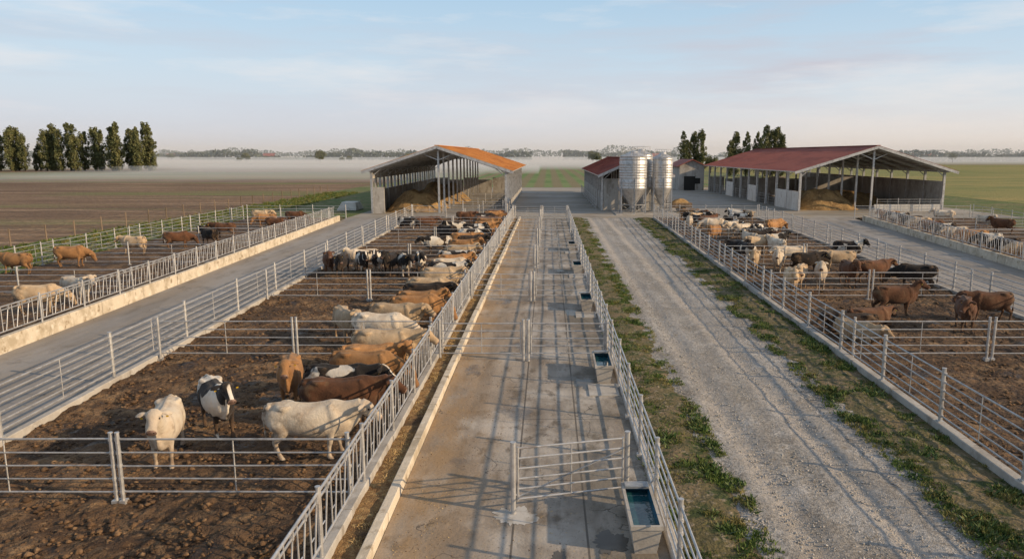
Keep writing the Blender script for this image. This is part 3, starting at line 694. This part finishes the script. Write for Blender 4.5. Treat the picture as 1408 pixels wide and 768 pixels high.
def treeline(name,x0,x1,y,n,hb):
    xs=rng.uniform(x0,x1,n); hh=np.array([hb*(.35+.9*max(0,.5+mn.noise((float(x)*.012,y*.1,0))+.45*mn.noise((float(x)*.06,y,0)))) for x in xs])
    z=hh*rng.random(n)**.7; P=np.stack([xs,y+rng.uniform(-12,12,n),z-.1],1)
    V=leafquads(P,2.3)
    me=bpy.data.meshes.new(name); me.from_pydata(V.tolist(),[],[(4*i,4*i+1,4*i+2,4*i+3) for i in range(n)]); me.materials.append(M_leaf2)
    ob=bpy.data.objects.new(name,me); COL.objects.link(ob)
treeline('distant_tree_line',-1300,1100,1300,17000,19)
treeline('distant_tree_line',-420,-20,850,4500,12)
treeline('distant_tree_line',-1000,-450,1000,5000,13)
treeline('distant_tree_line',330,900,900,6000,12)
treeline('distant_tree_line',20,300,1000,3500,12)
m=M()
for x,y,w in ((-520,1000,18),(-480,1010,12),(-180,900,14),(120,850,16),(430,900,22),(465,905,12),(300,820,12),(-330,850,14),(-90,800,12),(560,850,16)):
    m.box(x,x+w,y,y+10,0,6); m.add([(x,y-.2,6),(x+w,y-.2,6),(x+w,y+5,9.5),(x,y+5,9.5)],[(0,1,2,3)],1)
m.build('distant_farmhouses',[M_conc,M_roof_rd])
m=M()
for i in range(24):
    y=52+i*4.2; x=-44.9+.25*mn.noise((y,0,0)); m.tube((x,y,-.1),(x+random.uniform(-.05,.05),y,1.45+random.uniform(-.1,.15)),.07,6)
for z in (.5,.9,1.3): m.tube((-44.9,52,z),(-44.9,148.6,z),.012,4)
m.build('wooden_post_fence',M_wood,origin=(-44.9,52,0))

# ------------------------------------------------------------------ cattle
def dens(pts,k=3):
    P=[list(p) for p in pts]; out=[]
    for i in range(len(P)-1):
        p0=P[max(i-1,0)];p1=P[i];p2=P[i+1];p3=P[min(i+2,len(P)-1)]
        for j in range(k):
            t=j/k
            out.append(tuple(.5*((2*b)+(c-a)*t+(2*a-5*b+4*c-d)*t*t+(-a+3*b-3*c+d)*t**3) for a,b,c,d in zip(p0,p1,p2,p3)))
    out.append(tuple(P[-1])); return out
def loft(m,pts,lat=(0,1,0),n=14,sq=1.0,sub=3):
    pts=dens(pts,sub)
    lat=Vector(lat); P=[Vector(p[:3]) for p in pts]; rings=[]
    for i,p in enumerate(P):
        t=(P[min(i+1,len(P)-1)]-P[max(i-1,0)]).normalized(); l=(lat-t*lat.dot(t)).normalized(); k=t.cross(l)
        w,h=pts[i][3],pts[i][4]
        for j in range(n):
            a=2*math.pi*j/n; c,s=math.cos(a),math.sin(a)
            c=math.copysign(abs(c)**sq,c); s=math.copysign(abs(s)**sq,s)
            rings.append(p+l*c*w+k*s*h)
    fs=[(i*n+j,i*n+(j+1)%n,(i+1)*n+(j+1)%n,(i+1)*n+j) for i in range(len(P)-1) for j in range(n)]
    fs+=[tuple(range(n))[::-1],tuple(range((len(P)-1)*n,len(P)*n))]; m.add(rings,fs)
def bez(a,b,c,t): return a*(1-t)**2+b*2*t*(1-t)+c*t*t
def cow_mesh(name,poll,pitch,yaw,steps=(0,0,0,0),lying=False,udder=True):
    dz=-.60 if lying else 0
    m=M()
    T=[(-1.00,1.31,1.10,.07),(-.95,1.36,.96,.19),(-.84,1.40,.80,.27),(-.66,1.42,.69,.31),(-.42,1.405,.62,.32),(-.15,1.375,.56,.36),(.12,1.365,.535,.375),(.38,1.39,.545,.34),(.58,1.42,.58,.29),(.74,1.40,.63,.25),(.88,1.34,.71,.20),(.97,1.24,.82,.12)]
    loft(m,[(x,0,(a+b)/2+dz,w,(a-b)/2) for x,a,b,w in T],n=32,sq=.9)
    for sg in (1,-1):
        loft(m,[(-.38,sg*.17,1.33+dz,.05,.05),(-.52,sg*.235,1.32+dz,.075,.075),(-.68,sg*.17,1.33+dz,.06,.06)])
        loft(m,[(-.86,sg*.10,1.31+dz,.06,.06),(-.965,sg*.10,1.28+dz,.055,.055)])
        loft(m,[(.54,sg*.10,1.35+dz,.10,.07),(.60,sg*.19,1.18+dz,.10,.15),(.63,sg*.21,.98+dz,.095,.17),(.64,sg*.17,.80+dz,.07,.12)])
    loft(m,[(-.95,0,1.36+dz,.05,.04),(-.5,0,1.40+dz,.05,.035),(0,0,1.365+dz,.05,.03),(.35,0,1.385+dz,.06,.04),(.58,0,1.42+dz,.08,.05),(.8,0,1.38+dz,.06,.06)])
    if not lying:
        loft(m,[(.48,0,.60,.12,.06),(.72,0,.61,.12,.09),(.92,0,.72,.08,.10),(1.0,0,.90,.05,.10)])
        if udder: loft(m,[(-.62,0,.70,.05,.05),(-.50,0,.61,.14,.11),(-.34,0,.60,.10,.07)])
    PP=Vector(poll); PP.z+=dz
    hi=poll[2]>1.0
    B0=Vector((.60,0,1.12+dz)); B1=Vector((.93,0,1.20+dz)) if hi else Vector((1.02,0,1.08+dz))
    ny=[]
    for t in (0,.17,.34,.5,.67,.84,1):
        p=bez(B0,B1,PP,t); ny.append((p.x,p.y,p.z-.03*math.sin(t*math.pi),.23*(1-t)+.125*t,.34*(1-t)+.16*t))
    yv=(-math.sin(yaw/2),math.cos(yaw/2),0)
    loft(m,ny,lat=yv,n=18)
    d=Vector((math.cos(yaw)*math.cos(pitch),math.sin(yaw)*math.cos(pitch),math.sin(pitch))); lat=Vector((-math.sin(yaw),math.cos(yaw),0)); up=d.cross(lat)
    if up.z<0: up=-up
    a=PP+d*.10-up*.14; b=Vector((.97,0,.90+dz))
    loft(m,[(*a,.035,.06),(*(a.lerp(b,.4)-Vector((0,0,.06))),.032,.10),(*(a.lerp(b,.8)-Vector((0,0,.08))),.04,.12),(*b,.045,.09)],lat=yv,n=10)
    hd=[(-.07,.075,.08,0),(-.02,.13,.125,0),(.06,.152,.155,-.01),(.14,.155,.168,-.02),(.23,.130,.158,-.03),(.32,.104,.135,-.03),(.41,.098,.118,-.025),(.48,.116,.115,-.025),(.54,.122,.105,-.025),(.585,.095,.075,-.025)]
    loft(m,[(*(PP+d*s+up*o),w,h) for s,w,h,o in hd],lat=lat,n=18,sq=.85)
    for sg in (-1,1):
        loft(m,[(*(PP+d*.10+lat*sg*.10+up*.09),.035,.035),(*(PP+d*.20+lat*sg*.11+up*.06),.035,.035)],lat=lat,n=8)
        a=PP+d*.03+lat*sg*.11+up*.02; b=PP+d*.02+lat*sg*.22+up*.02; c=PP+d*.03+lat*sg*.38-up*.06
        b2=b.lerp(c,.5)+up*.005
        loft(m,[(*a,.03,.035),(*b,.03,.07),(*b2,.028,.085),(*c,.018,.025)],lat=up,n=10)
    if not lying:
        for sg,st in zip((1,-1),steps[:2]):
            y=.18*sg; s=st
            loft(m,[(.62,y*.9,1.05,.08,.17),(.60,y,.90,.105,.155),(.575+s*.2,y*1.03,.72,.085,.112),(.58+s*.45,y,.56,.065,.083),(.585+s*.6,y,.45,.065,.074),(.575+s*.7,y,.385,.055,.058),(.58+s*.8,y,.28,.043,.047),(.585+s*.9,y,.19,.043,.047),(.59+s,y,.125,.056,.062),(.615+s,y,.07,.052,.062),(.635+s,y,.035,.064,.08),(.645+s,y,.0,.07,.09)],sub=2)
        for sg,st in zip((1,-1),steps[2:]):
            y=.195*sg; s=st
            loft(m,[(-.66,y*.75,1.12,.13,.26),(-.66,y*.95,.96,.145,.265),(-.60+s*.2,y*1.1,.80,.125,.21),(-.65+s*.35,y*1.08,.67,.09,.145),(-.74+s*.55,y*1.03,.56,.062,.098),(-.815+s*.7,y,.48,.053,.077),(-.82+s*.75,y,.42,.050,.064),(-.79+s*.8,y,.32,.043,.051),(-.765+s*.9,y,.20,.043,.049),(-.75+s,y,.125,.056,.062),(-.72+s,y,.07,.052,.062),(-.70+s,y,.035,.064,.08),(-.69+s,y,.0,.07,.09)],sub=2)
    else:
        for sg in (1,-1):
            loft(m,[(.6,.2*sg,.4,.1,.14),(.78,.28*sg,.2,.08,.1),(.86,.3*sg,.1,.06,.07),(.6,.33*sg,.07,.05,.05),(.45,.33*sg,.06,.05,.05)])
            loft(m,[(-.6,.24*sg,.45,.16,.25),(-.4,.36*sg,.22,.12,.16),(-.15,.42*sg,.12,.07,.09),(-.4,.46*sg,.07,.05,.06),(-.05,.46*sg,.06,.05,.05)])
    src=m.build('tmp',M_hoof)
    rm=src.modifiers.new('r','REMESH'); rm.mode='VOXEL'; rm.voxel_size=.022; rm.use_smooth_shade=True
    sm=src.modifiers.new('s','SMOOTH'); sm.factor=.5; sm.iterations=7
    dg=bpy.context.evaluated_depsgraph_get(); ev=src.evaluated_get(dg); me0=bpy.data.meshes.new_from_object(ev)
    V=[tuple(v.co) for v in me0.vertices]; F=[tuple(p.vertices) for p in me0.polygons]
    bpy.data.objects.remove(src)
    out=M(); out.v=V; out.f=F
    mz=PP+d*.60-up*.02; mi=[]
    for f in F:
        c=sum((Vector(V[i]) for i in f),Vector())/len(f)
        if c.z<.06 and not lying: mi.append(1)
        elif (c-mz).length<.115: mi.append(2)
        else: mi.append(0)
    out.m=mi
    def ball(c,r,k):
        vs=[];n=8;r0=4
        for i in range(r0+1):
            ph=math.pi*i/r0
            for j in range(n): vs.append(c+Vector((math.sin(ph)*math.cos(j*2*math.pi/n),math.sin(ph)*math.sin(j*2*math.pi/n),math.cos(ph)))*r)
        out.add(vs,[(i*n+j,i*n+(j+1)%n,(i+1)*n+(j+1)%n,(i+1)*n+j) for i in range(r0) for j in range(n)],k)
    for sg in (1,-1):
        ball(PP+d*.195+lat*sg*.125+up*.035,.03,1)
        ball(PP+d*.572+lat*sg*.055+up*.015,.02,1)
        c=PP+lat*sg*.26-up*.09+d*.06
        out.add([c-lat*.028-up*.03,c+lat*.028-up*.03,c+lat*.028+up*.03,c-lat*.028+up*.03],[(0,1,2,3)],3)
    tp=[(-.97,0,1.33+dz),(-1.05,0,1.18+dz),(-1.06,.02,.93+dz),(-1.05,.04,.70+dz)]
    if lying: tp=[(-.95,0,.76),(-1.06,.03,.55),(-1.08,.1,.3),(-1.05,.2,.12)]
    for i in range(3): out.tube(tp[i],tp[i+1],.034-.008*i,8,0,.034-.008*(i+1))
    e=Vector(tp[3]); e2=e+Vector((0.02,.03,-.1 if lying else -.28)); out.tube(e,(e+e2)/2,.018,8,0,.042); out.tube((e+e2)/2,e2,.042,8,0,.008)
    me=bpy.data.meshes.new(name); me.from_pydata(out.v,[],out.f)
    for mt in (HIDE['white'],M_hoof,M_muz,M_tag): me.materials.append(mt)
    me.polygons.foreach_set('material_index',out.m); add_smooth(me); me.update(); return me
R=math.radians
CM={'up':cow_mesh('cow_up',(1.19,0,1.52),R(-50),0,(.06,-.05,-.08,.06)),
 'alert':cow_mesh('cow_alert',(1.13,0,1.60),R(-34),0,(.09,-.07,-.10,.07)),
 'turn':cow_mesh('cow_turn',(1.13,.16,1.47),R(-46),R(40),(-.04,.07,.08,-.05)),
 'turnr':cow_mesh('cow_turn_r',(1.13,-.16,1.47),R(-46),R(-40),(.08,-.04,-.04,.08)),
 'level':cow_mesh('cow_level',(1.28,0,1.34),R(-40),0,(.10,-.10,-.12,.10)),
 'low':cow_mesh('cow_low',(1.36,0,.90),R(-66),0,(.02,-.08,-.03,.09)),
 'lie':cow_mesh('cow_lie',(1.12,.15,1.35),R(-45),R(25),lying=True)}
def cow(x,y,head,pose,col,s=1.0):
    ob=bpy.data.objects.new('cow',CM[pose]); COL.objects.link(ob)
    ob.location=(x,y,.045); ob.rotation_euler=(0,0,R(head)); ob.scale=(s*random.uniform(.94,1.04),s*random.uniform(.94,1.06),s*random.uniform(.96,1.03))
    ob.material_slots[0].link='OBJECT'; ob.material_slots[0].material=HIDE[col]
# pen 1
cow(-9.45,17.1,-72,'alert','white',1.03)
cow(-9.0,18.9,-52,'alert','holstein',1.0)
cow(-7.85,21.3,-76,'alert','tan',.97)
cow(-5.95,17.2,3,'level','white',1.05)
cow(-5.75,19.3,6,'level','brown',1.02)
cow(-6.1,20.5,-2,'level','holstein',1.0)
cow(-5.7,21.8,-6,'low','tan',1.03)
cow(-5.8,23.1,7,'turnr','tan',1.0)
cow(-5.7,24.6,0,'level','cream',1.05)
# pen 2
cow(-8.2,28.6,-60,'turn','cream',1.02); cow(-6.5,27.4,-8,'low','white',1.05)
cow(-6.3,29.1,-8,'level','cream',1.05); cow(-5.7,30.8,6,'low','tan',1.04); cow(-5.9,32.6,-3,'turn','tan',1.0)
cow(-5.9,34.3,5,'level','black',1.0); cow(-6.0,35.9,0,'low','cream',1.03)
# pen 3
cs=['brown','black','holstein','holstein','black','holstein','holstein','white']
for i,(x,h) in enumerate([(-14.0,-70),(-12.8,-90),(-11.8,-65),(-10.9,-85),(-9.9,-100),(-9.1,-70),(-8.2,-85),(-12.2,200)]):
    cow(x,45.3+random.uniform(-.7,1.0)+(1.8 if i==7 else 0),h,random.choice(['up','turn','alert','turnr']),cs[i],.98)
for y,c in zip(np.arange(39.0,48,1.9),['cream','holstein','white','tan','holstein']):
    cow(-5.9+random.uniform(-.5,.2),float(y),random.uniform(-14,14),random.choice(['level','low','turn']),c,1.02)
allc=['white','cream','tan','holstein','black','brown']
for y in np.arange(50.0,84,2.5):
    cow(-6.0+random.uniform(-.9,.2),float(y)+random.uniform(-.5,.5),random.uniform(-20,20),random.choice(['level','low','up','turn']),random.choice(['white','holstein','cream','black','brown','tan','holstein']),1.0)
for x,y,h in [(-14,72,-20),(-12.4,73,10),(-9,79,0),(-8.8,63,150),(-8.4,55,200),(-8.4,67,-160)]:
    cow(x,y,h,random.choice(['level','up','low']),random.choice(['black','holstein','black','brown']),1.0)
# left outer pen
for x,y,h,p,c in [(-33.6,45.5,175,'level','tan'),(-32.2,48.6,10,'low','tan'),(-24.3,34,12,'low','cream'),(-23.9,36.2,-25,'up','white'),
   (-31.5,55,170,'level','cream'),(-30,58.5,20,'low','brown'),(-28.3,60.5,150,'up','black'),(-29.5,66,180,'level','brown'),
   (-27,72,0,'low','brown'),(-29.5,76,190,'low','tan'),(-27.5,79,0,'low','brown'),(-32,81,0,'level','cream')]:
    cow(x,y,h,p,c)
# right pen
for x,y,h,p,c in [(16.3,33.6,4,'alert','brown'),(18.0,30.7,-110,'turnr','brown'),(20.0,32.3,178,'level','brown'),(13.0,30.4,170,'lie','black'),(12.6,29.0,-60,'lie','cream'),(14.2,31.5,10,'lie','brown'),
   (13.2,39.0,-100,'up','cream'),(14.1,40.2,-120,'turn','cream'),(15.4,40.6,-110,'alert','white'),(17.4,41.6,-90,'up','brown'),(19.3,42.5,20,'level','brown'),(20.6,40.2,160,'low','black'),
   (13.2,46,-110,'up','cream'),(14.8,46.4,-110,'up','white'),(16.4,45.8,10,'level','black'),(18.8,46.6,180,'level','cream')]:
    cow(x,y,h,p,c)
for i in range(34):
    y=49.5+i*1.03+random.uniform(-.3,.3); x=random.uniform(RP(y)+1.3,RR(y)-1.4)
    if i%2: x=RP(y)+1.3+random.random()*5
    cow(x,y,random.choice([0,180,-90,-60,-120,20,160,90])+random.uniform(-20,20),random.choice(['level','up','turn','low','turnr']),random.choice(['cream','holstein','white','tan','brown','black','holstein','brown']),1.0)
for i in range(13):
    y=45+i*2.9+random.uniform(-.9,.9)
    cow(RC(y)+2.0,y,180+random.uniform(-14,14),random.choice(['level','low','up']),['holstein','brown','cream','black','holstein','tan','white'][i%7],1.0)
for i in range(4):
    y=random.uniform(50,84); cow(RC(y)+random.uniform(5,11),y,random.uniform(0,360),'up',random.choice(allc))

# ------------------------------------------------------------------ mist banks over the far fields (real volumes, butted end to end)
def vol(name,x0,x1,y0,y1,z0,z1,dens_,col=(1,1,1)):
    m=M(); m.box(x0,x1,y0,y1,z0,z1)
    mt=bpy.data.materials.new(name+'_volume'); mt.use_nodes=True; nt=mt.node_tree; nt.nodes.clear()
    o=nt.nodes.new('ShaderNodeOutputMaterial'); v=nt.nodes.new('ShaderNodeVolumeScatter'); v.inputs['Density'].default_value=dens_; v.inputs['Color'].default_value=(*col,1); v.inputs['Anisotropy'].default_value=0.0
    L(nt,v.outputs[0],o.inputs['Volume']); return m.build(name,mt,origin=((x0+x1)/2,y0,z0))
mc=(.86,.94,1)
vol('mist',-178,-24,195,290,.02,2.0,.006,mc)
vol('mist',-178,-4,290.5,372,.02,3.0,.010,mc)
vol('mist',-1500,60,372.5,560,.02,4.4,.010,mc)
vol('mist',-2500,2500,560.5,2600,.02,5.4,.0045,mc)
vol('haze',-2600,2600,420,2700,5.7,34,.0006,(.86,.94,1))

# ------------------------------------------------------------------ light, sky, camera
az=R(108); el=R(20.5)
w=bpy.data.worlds.new('World'); S.world=w; w.use_nodes=True; nt=w.node_tree; bg=nt.nodes['Background']
sky=nt.nodes.new('ShaderNodeTexSky'); sky.sky_type='NISHITA'; sky.sun_disc=False; sky.sun_elevation=el; sky.sun_rotation=az
sky.air_density=1.0; sky.dust_density=1.0; sky.ozone_density=1.5
tc=nt.nodes.new('ShaderNodeTexCoord').outputs['Generated']
o=sepx(nt,tc)
def mr(v,a,b,c,d):
    r=nt.nodes.new('ShaderNodeMapRange'); r.interpolation_type='SMOOTHSTEP'
    for k,x in zip(('From Min','From Max','To Min','To Max'),(a,b,c,d)): r.inputs[k].default_value=x
    L(nt,v,r.inputs['Value']); return r.outputs[0]
ST=.13
k=lambda r,g,b:(r/ST,g/ST,b/ST)
col=mixc(nt,mr(o[2],.25,.65,.70,.22),sky.outputs[0],k(.48,.70,.90))
col=mixc(nt,mr(o[2],.02,.25,.85,0),col,k(.68,.75,.82))
c1=noise_fac(nt,tc,2.1,.46,.64,detail=7,rough=.56,stretch=(1,1,9))
side=mr(o[0],-.15,.4,.45,1)
cf=math_(nt,'MULTIPLY',math_(nt,'MULTIPLY',math_(nt,'MULTIPLY',c1,.85),mr(o[2],0.02,.08,0,1)),side)
col=mixc(nt,cf,col,k(.60,.58,.64))
c2=noise_fac(nt,tc,3.6,.50,.72,detail=8,rough=.6,stretch=(1,1,6))
col=mixc(nt,math_(nt,'MULTIPLY',c2,.6),col,k(.86,.83,.82))
warm=mr(o[0],-.35,.55,0,1)
hz=mixc(nt,warm,k(.66,.64,.68),k(.88,.76,.66))
col=mixc(nt,mr(o[2],-.02,.12,.85,0),col,hz)
L(nt,col,bg.inputs['Color']); bg.inputs['Strength'].default_value=ST
sd=bpy.data.lights.new('sun','SUN'); sd.energy=5.0; sd.angle=R(.6); sd.color=(1,.75,.47)
so=bpy.data.objects.new('sun',sd); COL.objects.link(so)
dirv=Vector((math.sin(az)*math.cos(el),math.cos(az)*math.cos(el),math.sin(el)))
so.rotation_euler=dirv.to_track_quat('Z','Y').to_euler(); so.location=(40,-40,40)
cd=bpy.data.cameras.new('camera'); cam=bpy.data.objects.new('camera',cd); COL.objects.link(cam)
cam.location=(0,0,7.5); cam.rotation_euler=(R(90-9.7),0,0); cd.sensor_width=36; cd.lens=25.57; cd.shift_x=-50/1408
cd.clip_start=.1; cd.clip_end=9000; S.camera=cam
S.view_settings.view_transform='Standard'; S.view_settings.look='None'; S.view_settings.exposure=0
